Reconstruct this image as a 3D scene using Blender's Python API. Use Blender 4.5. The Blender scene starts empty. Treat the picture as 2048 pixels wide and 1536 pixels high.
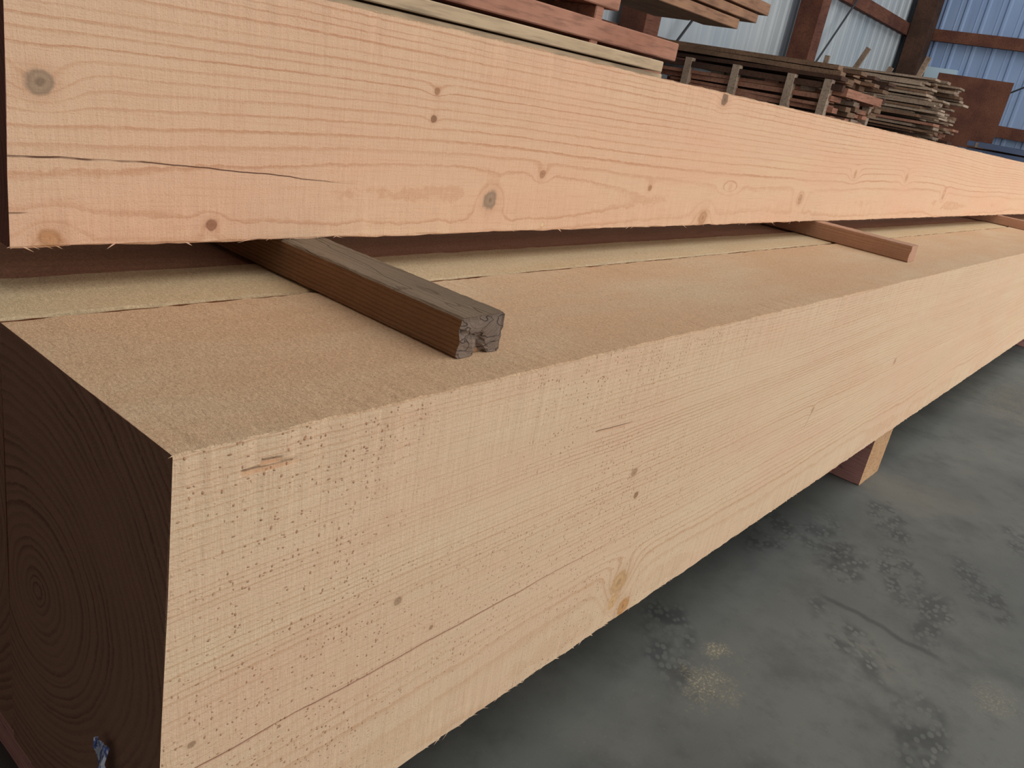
import bpy, bmesh, math, random
from mathutils import Vector, Matrix, noise as mn
random.seed(7)
sc=bpy.context.scene
sc.view_settings.view_transform='Standard'
h=0.24; CZ=0.78; F=1668.0
R=Vector((0.6368,-0.7499,0.1791)).normalized(); D=Vector((-0.1596,-0.3555,-0.9209))
D=(D-R*D.dot(R)).normalized(); FW=R.cross(D).normalized()
if FW.x<0: FW=-FW
cam=bpy.data.cameras.new('camera'); co=bpy.data.objects.new('camera',cam); sc.collection.objects.link(co)
co.matrix_world=Matrix((( R.x,-D.x,-FW.x,0),(R.y,-D.y,-FW.y,0),(R.z,-D.z,-FW.z,CZ),(0,0,0,1)))
cam.sensor_width=36; cam.lens=F/2048*36; cam.clip_start=0.02; sc.camera=co
def lin(c):
    return tuple(((v/255)/12.92 if v/255<=0.04045 else (((v/255)+0.055)/1.055)**2.4) for v in c[:3])+(1,)
NT=None
def setin(n,i,v):
    if isinstance(v,S): NT.links.new(v.s,n.inputs[i])
    elif v is not None: n.inputs[i].default_value=v
class S:
    def __init__(s,k): s.s=k
    def __add__(a,b): return m('ADD',a,b)
    __radd__=__add__
    def __sub__(a,b): return m('SUBTRACT',a,b)
    def __rsub__(a,b): return m('SUBTRACT',b,a)
    def __mul__(a,b): return m('MULTIPLY',a,b)
    __rmul__=__mul__
    def __truediv__(a,b): return m('DIVIDE',a,b)
def m(op,a,b=None,c=None,clamp=False):
    n=NT.nodes.new('ShaderNodeMath'); n.operation=op; n.use_clamp=clamp
    setin(n,0,a)
    if b is not None: setin(n,1,b)
    if c is not None: setin(n,2,c)
    return S(n.outputs[0])
def cx(x,y,z):
    n=NT.nodes.new('ShaderNodeCombineXYZ'); setin(n,0,x);setin(n,1,y);setin(n,2,z); return S(n.outputs[0])
def objco():
    n=NT.nodes.new('ShaderNodeTexCoord'); q=NT.nodes.new('ShaderNodeSeparateXYZ'); NT.links.new(n.outputs['Object'],q.inputs[0])
    return S(q.outputs[0]),S(q.outputs[1]),S(q.outputs[2])
def noise(v,scale=1,detail=3,rough=.5):
    n=NT.nodes.new('ShaderNodeTexNoise'); NT.links.new(v.s,n.inputs['Vector'])
    n.inputs['Scale'].default_value=scale;n.inputs['Detail'].default_value=detail;n.inputs['Roughness'].default_value=rough
    return S(n.outputs[0])
def voro(v,scale=1,rnd=1):
    n=NT.nodes.new('ShaderNodeTexVoronoi'); NT.links.new(v.s,n.inputs['Vector']); n.inputs['Scale'].default_value=scale; n.inputs['Randomness'].default_value=rnd
    return S(n.outputs[0]),S(n.outputs[1])
def sepr(c):
    n=NT.nodes.new('ShaderNodeSeparateColor'); NT.links.new(c.s,n.inputs[0]); return S(n.outputs[0]),S(n.outputs[1])
def sm(a,b,x,lo=0.,hi=1.):
    n=NT.nodes.new('ShaderNodeMapRange'); n.interpolation_type='SMOOTHSTEP'
    setin(n,0,x); n.inputs[1].default_value=a;n.inputs[2].default_value=b;n.inputs[3].default_value=lo;n.inputs[4].default_value=hi
    return S(n.outputs[0])
def mix(f,a,b,mode='MIX'):
    n=NT.nodes.new('ShaderNodeMix'); n.data_type='RGBA'; n.blend_type=mode
    setin(n,0,f); setin(n,6,a); setin(n,7,b); return S(n.outputs[2])
def newmat(name):
    global NT
    mt=bpy.data.materials.new(name); mt.use_nodes=True; NT=mt.node_tree
    return mt,NT.nodes['Principled BSDF']
def bump(hgt,dist,strength=1.0):
    n=NT.nodes.new('ShaderNodeBump'); n.inputs['Strength'].default_value=strength; n.inputs['Distance'].default_value=dist
    NT.links.new(hgt.s,n.inputs['Height']); return S(n.outputs[0])
def fin(b,col,rough=.8,nrm=None,spec=.25):
    if isinstance(col,S): NT.links.new(col.s,b.inputs['Base Color'])
    else: b.inputs['Base Color'].default_value=col
    b.inputs['Roughness'].default_value=rough; b.inputs['Specular IOR Level'].default_value=spec
    if nrm is not None: NT.links.new(nrm.s,b.inputs['Normal'])
def sc3(c,k): return [max(0,min(255,v*k)) for v in c]

def wood(name,early,late,center,ring=.006,knots=(),ringamt=.8,kind='face',specks=0,stain=None,rough=.85,warp=1.,fine=.5,sawmark=.3,lines=(),seed=0.,tint=None,ledge=(.5,.88),grainfade=1.,cracks=0,pale=None):
    mt,b=newmat(name)
    x,y,z=objco()
    big=noise(cx(x*.8+seed,y*3,z*3),1,1)-.5
    big2=noise(cx(x*.9+7.3+seed,y*3,z*3+4),1,1)-.5
    med=noise(cx(x*8+seed,y*22,z*22),1,3,.6)-.5
    rag=noise(cx(x*90+seed,y*120,z*120),1,2,.6)-.5
    yy=y-center[0]+big*(.06*warp); zz=z-center[1]+big2*(.08*warp)
    r=m('SQRT',yy*yy+zz*zz)
    tang=sm(.0,.45,m('ABSOLUTE',zz/r),.58,1.) if kind=='face' else 1.0
    r=r+med*(.007*warp)+rag*.0015
    for (kx,kz,kr,A,sx,kc,op) in knots:
        dx=x-kx; dz=z-kz
        g=m('EXPONENT',(dx*dx*(-1/(sx*kr)**2))+(dz*dz*(-1/(1.9*kr)**2)))
        r=r+g*A
    r=r+(noise(cx(r*70,seed,.5),1,1)-.5)*(ring*1.6)
    t=r/ring
    f=m('FRACT',t)
    rid=noise(cx(m('FLOOR',t)*3.7,.3,.2+seed),1,0)
    band=sm(ledge[0],ledge[1],f)*(1-sm(.93,1.0,f))
    band=band*sm(.25,.7,rid,.4,1.)*sm(.3,.65,noise(cx(x*2+3,y*9,z*9+seed),1,2),.4,1.)
    band=band*sm(.3,.55,noise(cx(x*55,y*260,z*260+seed),1,2,.6),.55,1.)*tang
    fib=noise(cx(x*14,y*420,z*420),1,3,.6)
    fib2=noise(cx(x*60,y*500,z*500+9),1,2,.6)
    blot=noise(cx(x*3+seed,y*9,z*9),1,3)
    tint=tint or early
    base=mix(sm(.35,.7,blot),lin(early),lin(tint))
    base=mix(sm(.35,.75,noise(cx(x*1.7,y*22,z*22+seed),1,3,.6))*.4,base,lin(pale if pale else sc3(early,1.06)))
    col=mix(band*(ringamt*grainfade),base,lin(late))
    col=mix(sm(.45,.75,fib)*(.45*fine),col,lin(late))
    col=mix(sm(.55,.8,fib2)*.25*fine,col,lin(sc3(early,1.12)))
    hgt=fib*.3+band*(-.5 if kind!='face' else .4)
    wob=noise(cx(x*6,y*2,z*3+seed),1,2)
    arg=(x+z*.07+wob*.01)
    sawn=noise(cx(arg*260,y*22,z*22),1,3)
    sawf=noise(cx(arg*800,y*60,z*60),1,2)
    if kind!='end':
        hgt=hgt+sawn*(sawmark*2.2)+sawf*sawmark
        sawarea=sm(.35,.6,noise(cx(x*2.2+seed,y*4,z*4),1,2),.25,1.)
        col=mix(sm(.42,.66,sawn)*sawarea*sawmark*.40,col,lin(sc3(late,1.0)))
        col=mix(sm(.5,.7,sawf)*sawarea*sawmark*.35,col,lin(sc3(early,1.12)))
    fz=noise(cx(x*420,y*800,z*800),1,3,.7)
    hgt=hgt+fz*1.0
    col=mix(sm(.52,.72,fz)*.38,col,lin(sc3(late,.94)))
    if kind=='top':
        fuzz=noise(cx(x*460,y*330,z*330),1,4,.8)
        fuz2=noise(cx(x*150,y*110,z*110),1,3,.7)
        dust=noise(cx(x*2.6+seed,y*7,z*7),1,4,.6)
        col=mix(sm(.36,.66,dust)*.8,col,lin(tint))
        col=mix(sm(.48,.68,fuzz)*.48,col,lin(sc3(tint,.76)))
        col=mix(sm(.34,.5,fuzz,1.,0.)*.45,col,lin(sc3(early,1.12)))
        col=mix(sm(.5,.7,fuz2)*.15,col,lin(sc3(tint,.82)))
        hgt=fuzz*1.9+fuz2*.8+sawn*.4
    if specks>0:
        area=noise(cx(x*2.6+1,y*7,z*5+seed),1,2)
        wv=noise(cx(x*120,y*120,z*120),1,1)
        for (s1,s2,th,sd) in ((230,150,.27,0.),(150,260,.23,5.),(180,190,.22,9.)):
            v,vc=voro(cx(x*s1+wv*.6,y*100+sd,z*s2+wv*.6),1,1)
            q,q2=sepr(vc)
            mk=sm(th*.45,th,v,1.,0.)*sm(.58,.8,q)*sm(.34,.54,area)*sm(1.6,.4,x,0.,1.)
            col=mix(mk*specks,col,lin((176,120,86)))
            hgt=hgt+mk*1.2
    for (kx,kz,kr,A,sx,kc,op) in knots:
        dx=x-kx; dz=z-kz
        d=m('SQRT',dx*dx*.8+dz*dz)/kr+(noise(cx(x*55,y*60,z*55),1,3,.6)-.5)*1.0
        col=mix(sm(.8,2.2,d,1.,0.)*.34*op,col,lin(sc3(late,.98)))
        rg=m('SINE',d*11)*.5+.5
        kcol=mix(rg*.5,lin(kc),lin(sc3(kc,.78)))
        col=mix(sm(.7,1.1,d,1.,0.)*.85*op,col,kcol)
        if kr>.006:
            col=mix(sm(.1,.35,d,1.,0.)*.4*op,col,lin(sc3(kc,.65)))
    for (x0,z0,x1,z1,wd,cc,op) in lines:
        tt=(x-x0)/(x1-x0)
        zl=tt*(z1-z0)+z0+(noise(cx(x*14,seed,.1),1,4)-.5)*.007
        dd=m('ABSOLUTE',z-zl)
        mk=sm(wd*.3,wd,dd,1.,0.)*sm(-.01,.03,tt)*sm(.5,1.,tt,1.,0.)*sm(.3,.45,noise(cx(x*18,.7,seed),1,2),.3,1.)
        col=mix(mk*op,col,lin(cc)); hgt=hgt-mk*3
    if stain is not None:
        st=noise(cx(x*3,y*7,z*7+5),1,4,.65)
        col=mix(sm(.4,.7,st)*.7,col,lin(stain))
    if cracks:
        v=noise(cx(y*34+seed,z*60,x*5),1,2,.5)
        ck=sm(.0,.014,m('ABSOLUTE',v-.5),1.,0.)
        col=mix(ck*cracks,col,lin(sc3(late,.45))); hgt=hgt-ck*2
    fin(b,col,rough,bump(hgt,.0006 if kind!='top' else .0010,.9))
    return mt

def link(name,me,loc=(0,0,0),mats=()):
    o=bpy.data.objects.new(name,me); o.location=loc; sc.collection.objects.link(o)
    for q in mats: me.materials.append(q)
    return o
def beam(name,loc,L,Wd,Ht,mats,step=.012,jit=.0006,bev=.0015,splint=0,rotz=0,seedv=1,ragend=0.0,broken=0.0):
    rnd=random.Random(seedv); bm=bmesh.new()
    prof=[]; b=bev
    pts=[(b,0),(Wd-b,0),(Wd,b),(Wd,Ht-b),(Wd-b,Ht),(b,Ht),(0,Ht-b),(0,b)]
    for i in range(8):
        p,q=pts[i],pts[(i+1)%8]; n=(8 if broken else 4) if i%2==0 else 1
        for k in range(n): prof.append((p[0]+(q[0]-p[0])*k/n,p[1]+(q[1]-p[1])*k/n))
    n=max(2,int(L/step)); rows=[]; P=len(prof); wv=[0.0]*P
    for i in range(n+1):
        xx=L*i/n; row=[]
        for j,(py,pz) in enumerate(prof):
            edge=(abs(py-Wd/2)>Wd/2-b*1.5) and (abs(pz-Ht/2)>Ht/2-b*1.5)
            wv[j]=wv[j]*.6+rnd.uniform(-1,1)*.8
            k=jit if edge else jit*.15
            dx=rnd.uniform(-1,1)*ragend if i in(0,n) else 0
            row.append(bm.verts.new((xx+dx,py+k*wv[j],pz+k*wv[(j+3)%P])))
        rows.append(row)
    for i in range(n):
        for j in range(P):
            f=bm.faces.new((rows[i][j],rows[i+1][j],rows[i+1][(j+1)%P],rows[i][(j+1)%P]))
            mz=(prof[j][1]+prof[(j+1)%P][1])/2
            f.material_index=1 if (mz>Ht-b*.6) else 0
    if broken:
        prev=rows[0]
        for sca in (.93,.8,.66,.5,.34,.18):
            cur=[]
            for j,(py,pz) in enumerate(prof):
                a=Wd/2+(py-Wd/2)*sca; c=Ht/2+(pz-Ht/2)*sca
                nn=mn.noise(Vector((a*90,c*90,seedv)))*broken
                nt=math.exp(-((a-Wd*.45)/.005)**2)*max(0,1-c/(Ht*.55))*.012
                nt+=math.exp(-((c-Ht*.40-(a-Wd/2)*.3)/.0015)**2)*.003*(a>Wd*.35)
                cur.append(bm.verts.new((nn+nt+.001,a,c)))
            for j in range(P):
                f=bm.faces.new((prev[j],prev[(j+1)%P],cur[(j+1)%P],cur[j])); f.material_index=2
            prev=cur
        f=bm.faces.new(prev); f.material_index=2
        for j,(py,pz) in enumerate(prof):
            v=rows[0][j]; v.co.x+=mn.noise(Vector((py*90,pz*90,seedv)))*broken+math.exp(-((py-Wd*.45)/.006)**2)*(pz<Ht*.3)*.012
            if pz<Ht*.3: v.co.z+=math.exp(-((py-Wd*.45)/.005)**2)*.008
    else:
        f=bm.faces.new(rows[0]); f.material_index=2
    f=bm.faces.new(list(reversed(rows[-1]))); f.material_index=2
    bmesh.ops.recalc_face_normals(bm,faces=bm.faces)
    for s in range(splint):
        xx=rnd.random()**1.5*L*.7; ln=rnd.uniform(.003,.011)*(2.2 if rnd.random()<.12 else 1); w=rnd.uniform(.0004,.0012)
        top=rnd.random()<.25
        a=rnd.uniform(-.45,.05) if not top else rnd.uniform(0,.4)
        if top: ln*=.4
        dr=Vector((math.cos(a),-.15*rnd.random(),math.sin(a)))
        if rnd.random()<.5: dr.x=-dr.x
        p=Vector((xx,.0005,Ht-.001 if top else .0005))
        v=[bm.verts.new(p+Vector((-w*2,0,.001))),bm.verts.new(p+Vector((w*2,0,.001))),bm.verts.new(p+Vector((0,w,.001))),bm.verts.new(p+dr*ln)]
        for tri in ((0,1,3),(1,2,3),(2,0,3),(0,2,1)): bm.faces.new([v[t] for t in tri])
    me=bpy.data.meshes.new(name); bm.to_mesh(me); bm.free()
    o=link(name,me,loc,mats); o.rotation_euler=(0,0,rotz)
    return o

YL=.4003; ZT=.54; ZB=.1409; XL=.2321
YU=.7075; ZU=.5782; XU=.2633; HU=.2325
Bn=(158,106,70); G=(148,126,104)
ku=[(.0236,.1288,.0105,.011,2.6,(152,130,106),.9),(.4478,.1655,.0045,.005,3.5,Bn,.8),(.4485,.1348,.0045,.003,2.5,(130,88,60),.9),(.5700,.0426,.0125,.009,2.6,G,.9),
 (.6700,.0790,.0065,.006,2.8,Bn,.7),(.9637,.0650,.0055,.004,2.8,Bn,.75),(1.1466,.2211,.012,.008,2.2,(110,88,70),.9),(1.1778,.0133,.015,.012,2.4,(186,138,98),.75),
 (.1753,.0162,.0058,.005,2.4,(146,94,68),.9),(1.6276,.0521,.012,.012,3,(182,140,106),.7),(.0301,.0069,.0100,.008,2.,(186,128,78),.75),(1.9440,.1148,.0088,.014,4.0,(200,150,112),.6),
 (.6924,.0079,.003,.002,2,(240,214,160),.8),(1.2583,.0712,.006,.012,6,(214,164,124),.4),(2.4,.12,.012,.012,3.,(190,146,110),.55),(2.9,.07,.012,.012,3.,(190,146,110),.55)]
kl=[(.5779,.2318,.0065,.004,2.4,(160,124,94),.75),(.5983,.1957,.0048,.003,2.5,(140,96,66),.85),(.2084,.2092,.0042,.002,2.5,(158,128,98),.8),(.2586,.1587,.0030,.002,2.5,(150,112,82),.8),
 (.6152,.0634,.0190,.018,1.9,(202,156,100),.75),(.0223,.1689,.0029,.002,2.5,(150,118,88),.8),(1.1845,.1901,.006,.004,2.5,(176,134,98),.6),(1.652,.211,.007,.004,3,(170,130,94),.6),(.645,.014,.014,.006,1.4,(196,134,66),.85),(.612,.035,.012,.003,1.3,(214,166,104),.65)]
lu=[(-.004,.072,.126,.073,.0010,(88,50,34),.9),(.10,.073,.37,.057,.0007,(98,58,40),.85),(-.002,.028,.015,.028,.0008,(90,50,30),.8)]
ll=[(-.05,.1445,.66,.142,.0012,(200,128,106),.5),(.045,.376,.098,.373,.003,(206,140,90),.4),(.060,.380,.08,.378,.003,(200,130,80),.45),(.467,.308,.56,.304,.002,(204,146,106),.35),
    (1.17,.16,1.19,.2,.003,(170,120,84),.3)]
mU=wood('upper_beam_face',(220,182,149),(194,140,104),(.12,.045),.0070,ku,ringamt=.85,warp=.42,lines=lu,seed=1.2,sawmark=.32,tint=(222,177,145),ledge=(.66,.88),pale=(226,193,157),fine=.55)
mUt=wood('upper_beam_top',(204,170,134),(186,136,100),(.17,.05),.0066,kind='top',tint=(196,152,118),seed=1.2)
mUe=wood('upper_beam_end',(136,92,80),(92,58,48),(.17,.05),.0062,kind='end',seed=1.2)
mL=wood('lower_beam_face',(218,187,153),(196,151,112),(.13,.03),.0048,kl,ringamt=.75,warp=.6,specks=.75,lines=ll,seed=3.1,sawmark=.45,tint=(220,182,150),ledge=(.5,.85),pale=(228,204,168),fine=.55)
mLt=wood('lower_beam_top',(216,190,156),(196,154,116),(.1,.07),.0052,kind='top',tint=(212,172,134),seed=3.1,grainfade=.15)
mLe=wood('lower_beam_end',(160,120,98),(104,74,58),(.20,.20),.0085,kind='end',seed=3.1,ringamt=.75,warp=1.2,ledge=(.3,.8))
mPt=wood('pale_beam_top',(218,196,160),(196,164,120),(.1,.07),.0052,kind='top',tint=(210,182,142),seed=6.1,grainfade=.15)
mBt=wood('brown_beam_top',(192,146,116),(130,94,70),(.1,.07),.0052,kind='top',tint=(176,130,104),seed=8.1,grainfade=.4)
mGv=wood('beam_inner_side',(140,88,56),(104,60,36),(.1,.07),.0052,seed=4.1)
beam('sawn_timber',(XU,YU,ZU),7.2,.14,HU,(mU,mUt,mUe),splint=220,seedv=3,jit=.0009,ragend=.0006)
W1=.2466
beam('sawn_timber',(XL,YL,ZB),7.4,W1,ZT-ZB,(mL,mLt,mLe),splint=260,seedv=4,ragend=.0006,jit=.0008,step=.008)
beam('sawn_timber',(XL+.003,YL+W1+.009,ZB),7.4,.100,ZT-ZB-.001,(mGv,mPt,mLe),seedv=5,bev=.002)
beam('sawn_timber',(XL+.01,YL+W1+.009+.100+.004,ZB),7.4,.16,ZT-ZB-.004,(mBt,mBt,mLe),seedv=6,bev=.003)
mS=wood('sticker_face',(144,108,78),(94,66,46),(.05,.06),.0045,stain=(90,74,58),seed=2.2,ringamt=.9,warp=.6,tint=(146,108,76))
mSt=wood('sticker_top',(134,116,96),(98,80,64),(.05,.06),.0045,stain=(98,86,74),seed=2.2,tint=(120,104,84),warp=.5,cracks=.3)
mSe=wood('sticker_end',(124,106,92),(84,68,58),(.03,.05),.0035,kind='end',stain=(96,86,80),seed=4.2,cracks=.6)
mS2=wood('sticker_new_face',(188,148,122),(154,112,86),(.05,.06),.0045,seed=5.2,tint=(178,138,112),stain=(150,120,100))
sh=.0382
def sticker(x,y,L,w,mats,sd,br=0.0):
    beam('sticker_wood_strip',(x+w,y,ZT+.0006),L,w,sh-.001,mats,step=.006,jit=.0004,bev=.0018,rotz=math.pi/2,seedv=sd,ragend=.001,broken=br)
sticker(.519,.449,.60,.057,(mS,mSt,mSe),21,.0022)
sticker(2.035,.48,.58,.052,(mS2,mS2,mS2),22)
sticker(4.24,.585,.48,.052,(mS2,mS2,mS2),23)
mB=wood('bunk_side',(232,176,166),(184,122,114),(.1,.2),.006,seed=9.2,tint=(220,160,152),cracks=.5)
mBe=wood('bunk_end',(196,158,118),(160,114,82),(.1,.2),.006,kind='end',seed=9.2,tint=(190,146,104),cracks=.4)
for i,xx in enumerate((.27,2.03,4.6,6.6)):
    beam('bunk_block',(xx+.15,YL+.012,0),.62,.15,ZB-.001,(mB,mB,mBe),step=.02,rotz=math.pi/2,seedv=30+i)
bm=bmesh.new(); g=[[None]*9 for _ in range(9)]
for i in range(9):
    for j in range(9):
        u=i/8;v=j/8
        g[i][j]=bm.verts.new((-.004-.012*abs(mn.noise(Vector((u*5,v*5,3)))),.016*(u-.5)+.006*mn.noise(Vector((v*6,u*4,1))),.05*(v-.5)+.006*mn.noise(Vector((u*6,v*4,8)))))
for i in range(8):
    for j in range(8): bm.faces.new((g[i][j],g[i+1][j],g[i+1][j+1],g[i][j+1]))
me=bpy.data.meshes.new('plastic_tag'); bm.to_mesh(me); bm.free()
mt,b=newmat('clear_plastic'); x,y,z=objco(); fin(b,mix(sm(.45,.55,noise(cx(x*200,y*200,z*90),1,2)),lin((90,104,160)),lin((215,218,232))),.2,None,.8)
link('plastic_tag',me,(XL-.001,.468,.252),[mt])
def floor_mat():
    mt,b=newmat('concrete_floor'); x,y,z=objco()
    n1=noise(cx(x,y,0.),1.3,5,.6); n2=noise(cx(x,y,3.),7,6,.65); n3=noise(cx(x,y,1.),160,3,.7)
    n4=noise(cx(x,y,11.),28,5,.7)
    col=mix(sm(.3,.7,n1),lin((82,84,81)),lin((108,109,103)))
    col=mix(sm(.45,.75,n2)*.6,col,lin((66,68,66)))
    col=mix(sm(.5,.7,n4)*.3,col,lin((74,75,72)))
    col=mix(sm(.5,.75,noise(cx(x,y,8.),2.2,4,.6))*.3,col,lin((124,120,108)))
    col=mix(sm(.6,.75,n3)*.25,col,lin((138,134,124)))
    for (px,py,ang,ln) in ((1.67,.37,.3,.15),(1.61,.30,.2,.1),(1.67,.21,.35,.13),(1.77,.08,.5,.14),(1.59,.45,.1,.13),(1.09,.41,.6,.13),(1.55,.11,.2,.13),(1.9,.3,.5,.12),(2.1,.05,.4,.13),(1.35,.2,.9,.13),(1.2,.05,.2,.12)):
        ca,sa=math.cos(ang),math.sin(ang)
        u=(x-px)*ca+(y-py)*sa; v=(y-py)*ca-(x-px)*sa
        d=m('SQRT',u*u*(1/ln**2)+v*v*(1/.05**2))+(noise(cx(x,y,4.),20,2)-.5)*.6
        tr,_=voro(cx(u*60,v*90,ang*10),1,.9)
        mk=sm(.6,1.1,d,1.,0.)*sm(.35,.5,tr)*sm(.36,.6,noise(cx(x,y,2.),18,3))
        col=mix(mk*.55,col,lin((46,47,48)))
    for (px,py,rr,op) in ((1.05,.31,.04,.6),(3.46,.35,.2,.3),(1.12,.34,.018,.8),(1.4,-.01,.04,.3)):
        dx=x-px; dy=y-py
        d=m('SQRT',dx*dx*.6+dy*dy*1.5)/rr+(noise(cx(x,y,5.),18,6,.8)-.5)*5.5
        mk=sm(.0,1.6,d,1.,0.)*(sm(.5,.62,noise(cx(x,y,6.),220,3,.7))*.85+.15)
        col=mix(mk*op,col,lin((178,164,132)))
    xl=1.445+(noise(cx(y*4,0.,0.),1,3)-.5)*.16
    mk=sm(.002,.012,m('ABSOLUTE',x-xl),1.,0.)*sm(.05,.1,y)*sm(.27,.31,y,1.,0.)
    col=mix(mk*.5,col,lin((50,50,50)))
    fin(b,col,.72,bump(n2*.5+n3*.15+n4*.2,.002,.5),.3)
    return mt
def boxmesh(bm,lo,hi,mi=0,rot=None):
    vs=[bm.verts.new((x,y,z)) for x in(lo[0],hi[0]) for y in (lo[1],hi[1]) for z in (lo[2],hi[2])]
    c=Vector([(lo[i]+hi[i])/2 for i in range(3)])
    if rot is not None:
        for v in vs: v.co=c+rot@(v.co-c)
    for q in ((0,1,3,2),(4,6,7,5),(0,4,5,1),(2,3,7,6),(0,2,6,4),(1,5,7,3)):
        f=bm.faces.new([vs[i] for i in q]); f.material_index=mi
def boxes(name,lst,mats,loc=(0,0,0),bev=0.0):
    bm=bmesh.new()
    for e in lst: boxmesh(bm,*e)
    if bev: bmesh.ops.bevel(bm,geom=bm.edges[:],offset=bev,segments=1,affect='EDGES')
    bmesh.ops.recalc_face_normals(bm,faces=bm.faces)
    me=bpy.data.meshes.new(name); bm.to_mesh(me); bm.free()
    return link(name,me,loc,mats)
XW=16.0; YW=5.0; HW=6.0
boxes('floor',[((-5,-6,-.1),(XW+.1,YW+.1,0))],[floor_mat()])
def metal(name,c1,c2):
    mt,b=newmat(name); x,y,z=objco()
    n=noise(cx(x*.6,y*.6,z*.3),1,4,.6); s=noise(cx(x*5,y*5,z*.4),1,3)
    col=mix(sm(.3,.7,n),lin(c1),lin(c2)); col=mix(sm(.5,.8,s)*.3,col,lin([c*.7 for c in c1]))
    fin(b,col,.45,None,.5); return mt
mw1=metal('corrugated_steel_back',(172,182,188),(196,200,200)); mw2=metal('corrugated_steel_end',(132,154,192),(160,180,210))
def corr(name,axis,pos,a,b,z0,z1,mat,sgn):
    bm=bmesh.new(); pts=[]; s=a
    while s<b:
        pts+=[(s,0),(s+.10,0),(s+.125,.022),(s+.155,.022),(s+.18,0),(s+.235,0),(s+.242,.006),(s+.256,.006),(s+.263,0)]; s+=.305
    pr=None
    for (u,d) in pts:
        if axis=='y': v=[bm.verts.new((u,pos+sgn*d,zz)) for zz in (z0,z1)]
        else: v=[bm.verts.new((pos+sgn*d,u,zz)) for zz in (z0,z1)]
        if pr: bm.faces.new((pr[0],v[0],v[1],pr[1]))
        pr=v
    me=bpy.data.meshes.new(name); bm.to_mesh(me); bm.free(); return link(name,me,(0,0,0),[mat])
corr('wall_back','y',YW,-5,XW,0,HW,mw1,-1)
corr('wall_end','x',XW,-6,YW,0,HW,mw2,-1)
mdark=metal('painted_steel',(150,150,148),(166,164,160))
boxes('wall_left',[((-5.1,-6,0),(-5,YW,HW))],[mdark])
boxes('wall_front',[((-5,-6.1,0),(0.0,-6,HW)),((10,-6.1,0),(XW,-6,HW)),((0,-6.1,4.2),(10,-6,HW))],[mdark])
boxes('ceiling',[((-5,-6,HW),(XW,YW,HW+.1))],[mdark])
def simplewood(name,c1,c2,sc_=1.):
    mt,b=newmat(name); x,y,z=objco()
    n=noise(cx(x*3,y*3,z*3),sc_,4,.6); g=noise(cx(x*6,y*60,z*60),sc_,3,.6)
    col=mix(sm(.3,.7,n),lin(c1),lin(c2)); col=mix(sm(.45,.7,g)*.5,col,lin([c*.6 for c in c1]))
    fin(b,col,.85,bump(g,.003,.5)); return mt
mrd=simplewood('red_brown_wood',(100,62,50),(128,82,62)); mpk=simplewood('pinkish_fir',(158,108,86),(180,130,106)); mtan=simplewood('tan_boards',(188,162,130),(204,178,144))
mgr=simplewood('weathered_slabs',(138,118,100),(176,152,130)); mdk=simplewood('dark_wood',(70,50,40),(94,66,52)); mlt=simplewood('light_post',(166,142,122),(192,168,144)); mbr=simplewood('brown_slab',(118,92,72),(146,114,90))
lst=[((XW-.12,-6,z-.1),(XW-.03,YW,z+.08)) for z in (1.29,2.6,3.9)]
boxes('trim_1',lst,[mrd])
lst=[((-5,YW-.12,z-.1),(XW-.12,YW-.03,z+.08)) for z in (1.29,2.6,3.9)]
boxes('trim_2',lst,[mrd])
for cxx in (7.29,11.19): boxes('wall_post',[((cxx-.13,YW-.42,0),(cxx+.13,YW-.13,HW))],[mrd],bev=.005)
boxes('wall_post',[((XW-.45,YW-.45,0),(XW-.13,YW-.13,HW))],[mdk],bev=.005)
def rod(name,pts_list,r,mat):
    bm=bmesh.new()
    for a,b_ in pts_list:
        a=Vector(a);b_=Vector(b_);d=(b_-a); q=d.to_track_quat('Z','Y').to_matrix()
        ring0=[];ring1=[]
        for k in range(8):
            o=q@Vector((r*math.cos(k*math.pi/4),r*math.sin(k*math.pi/4),0)); ring0.append(bm.verts.new(a+o)); ring1.append(bm.verts.new(b_+o))
        for k in range(8): bm.faces.new((ring0[k],ring0[(k+1)%8],ring1[(k+1)%8],ring1[k]))
    me=bpy.data.meshes.new(name); bm.to_mesh(me); bm.free(); return link(name,me,(0,0,0),[mat])
mrod=metal('rod_steel',(40,40,42),(60,60,60))
rod('brace_rod',[((7.5,YW-.18,.6),(9.6,YW-.18,2.9)),((11.4,YW-.18,1.0),(13.2,YW-.18,3.0))],.014,mrod)
rod('brace_rod',[((XW-.18,3.9,1.35),(XW-.18,.5,3.6))],.014,mrod)
Yt=1.15; zt=.867; lst=[]
for k in range(3):
    z1=zt-k*.029; lst.append(((-1.0,Yt+k*.006,z1-.025),(1.92+.015*k,Yt+.25,z1)))
lst.append(((-1,Yt+.02,zt-.12),(1.8,Yt+.25,zt-.086)))
boxes('tan_board_stack',lst,[mtan],bev=.002)
lst=[((-1,Yt+.02,.1),(1.8,Yt+.3,.30)),((-1,Yt+.02,.34),(1.82,Yt+.3,.52)),((-1,Yt+.02,.56),(1.78,Yt+.3,.742))]
for xx in (0,1.4): 
    lst.append(((xx,Yt+.02,0),(xx+.2,Yt+.3,.1)))
    for z in (.30,.52): lst.append(((xx,Yt+.02,z),(xx+.05,Yt+.3,z+.04)))
boxes('red_timber_stack',lst,[mrd],bev=.003)
Yp=1.9; lst=[]
def lay(z0,z1,x1):
    lst.append(((-1,Yp,z0),(x1,Yp+.18,z1))); lst.append(((-1,Yp+.2,z0),(x1-.08,Yp+.4,z1)))
lay(.935,1.005,3.26); lay(1.05,1.10,2.78); lay(1.145,1.2,2.5); lay(1.25,1.4,2.2)
zb=.915
while zb>.2:
    lay(zb-.11,zb,3.22-random.random()*.15); zb-=.15
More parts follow.
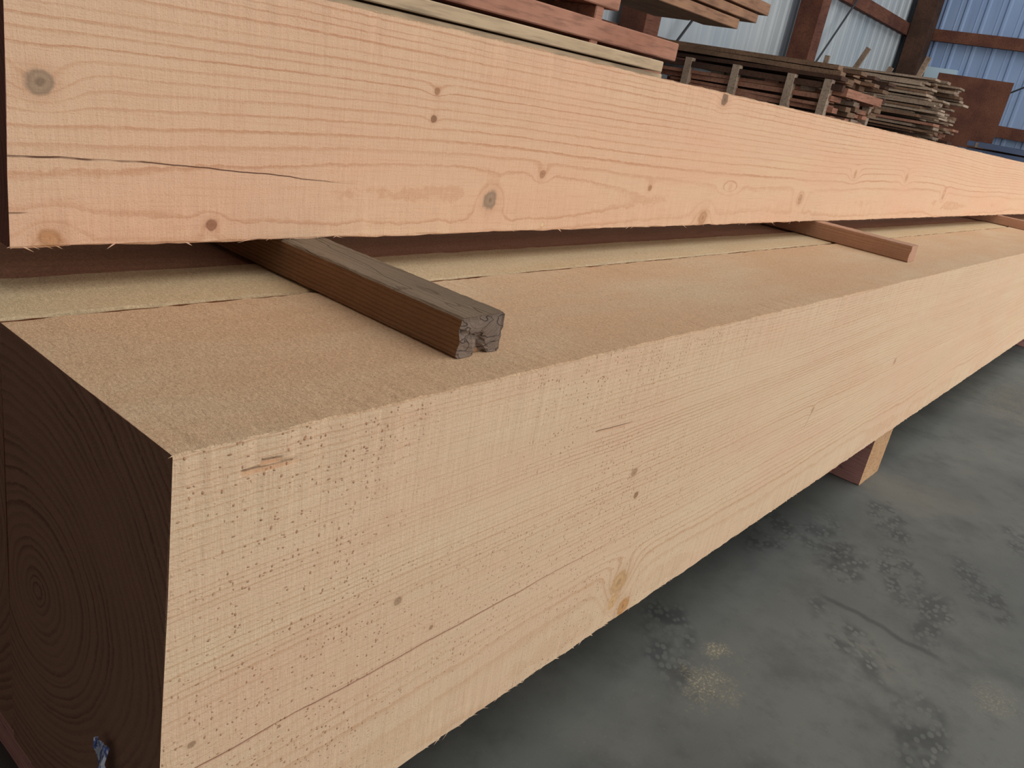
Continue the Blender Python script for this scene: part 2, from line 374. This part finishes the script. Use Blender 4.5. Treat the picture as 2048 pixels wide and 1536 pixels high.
for xx in (.4,1.6,2.65):
    lst.append(((xx,Yp+.01,.0),(xx+.05,Yp+.39,1.05)))
boxes('pink_timber_stack',lst,[mpk],bev=.004)
lst=[]
for k,(x1,z0,z1) in enumerate(((5.5,1.30,1.36),(5.75,1.375,1.43),(5.9,1.445,1.52),(5.7,1.54,1.6))):
    lst.append(((.5,2.8,z0),(x1,3.06,z1))); lst.append(((.5,3.08,z0),(x1-.15,3.36,z1)))
for xx in (3.4,1.5): 
    lst.append(((xx,2.76,1.22),(xx+.1,3.4,1.30))); lst.append(((xx,3.42,0),(xx+.1,3.52,2.2))); lst.append(((xx,3.0,0),(xx+.1,3.1,1.22)))
boxes('rack_lumber',lst,[simplewood('rack_wood',(136,100,78),(160,120,92))],bev=.004)
def pile(name,x0,x1,y0,y1,levels,mats,th,sd,ang=.04,wr=(.06,.16),extra=(),rag=.25):
    rnd=random.Random(sd); L=list(extra)
    for (z0,z1,mi) in levels:
        z=z0
        while z<z1:
            x=x0
            while x<x1:
                w=rnd.uniform(*wr); a=y0+rnd.uniform(0,rag); b2=y1-rnd.uniform(0,rag); t=th*rnd.uniform(.6,1.1)
                rot=Matrix.Rotation(rnd.uniform(-ang,ang),3,'Z')@Matrix.Rotation(rnd.uniform(-.012,.012),3,'X')
                L.append(((x,a,z),(x+w,b2,z+t*.92),rnd.choice(mi),rot)); x+=w+.01
            z+=th
    return boxes(name,L,mats)
ex=[]
for yy in (2.85,3.19,3.73,4.23):
    for xx in (7.55,8.7):
        ex.append(((xx,yy,0),(xx+.07,yy+.07,1.2),2))
for z in (.80,1.17): 
    for xx in (7.56,8.71): ex.append(((xx,2.75,z-.05),(xx+.06,4.6,z),3))
for k,(ya,za) in enumerate(((2.72,1.085),(3.0,1.085),(3.35,1.085),(3.9,1.085))):
    ex.append(((7.62,ya,za),(8.6,ya+.14,za+.07),4 if k%2==0 else 1))
pile('slab_wood_rack',7.6,8.8,2.75,4.7,((.05,.3,(0,1,3)),(.80,1.08,(0,1,4,4)),(1.2,1.31,(3,0,0))),[mbr,mgr,mlt,mdk,mpk],.045,5,extra=ex,wr=(.1,.25))
ex=[]
for yy in (2.65,3.4): ex.append(((9.42,yy,0),(9.49,yy+.07,.75),2))
for i in range(4):
    rnd=random.Random(i); yy=2.75+.33*i; ex.append(((9.6,yy,1.2),(9.63,yy+.05,1.60+rnd.uniform(-.1,.1)),1,Matrix.Rotation(rnd.uniform(-.4,.4),3,'X')))
pile('slab_board_pile',9.5,10.4,2.42,4.3,((.05,.55,(0,1,3)),(.75,1.05,(4,0,3,1)),(1.08,1.47,(1,1,2,0))),[mbr,mgr,mlt,mdk,mpk],.030,8,ang=.05,wr=(.14,.28),extra=ex,rag=.3)
boxes('plywood_panel',[((14.5,2.85,0),(14.53,3.9,1.92))],[mrd])
boxes('door_1',[((XW-.12,4.0,0),(XW-.05,4.5,2.1))],[metal('pale_door',(190,214,228),(206,226,236))])
pile('offcut_pile',12.2,13.2,1.0,2.8,((.03,1.0,(0,1,2)),),[mdk,metal('blue_scrap',(90,104,130),(120,130,150)),mgr],.07,12,ang=.5)
def area(name,loc,rot,sx,sy,e,c):
    l=bpy.data.lights.new(name,'AREA'); l.shape='RECTANGLE'; l.size=sx; l.size_y=sy; l.energy=e; l.color=c
    o=bpy.data.objects.new(name,l); o.location=loc; o.rotation_euler=rot; sc.collection.objects.link(o)
area('door_daylight',(5.0,-5.9,2.1),(math.radians(90),0,0),10,4.2,400,(1,.985,.955))
area('overhead_fill',(5,-1.5,5.9),(0,0,0),12,4,310,(.99,.985,.98))  # added fill lamp under the closed ceiling, lifts timber tops and darker sides
area('overhead_fill',(13,1.5,5.9),(0,0,0),4,4,130,(.93,.97,1))  # second added fill, brightens the end wall and far stacks
w=bpy.data.worlds.new('w'); sc.world=w; w.use_nodes=True; w.node_tree.nodes['Background'].inputs[0].default_value=(.75,.85,1,1); w.node_tree.nodes['Background'].inputs[1].default_value=1
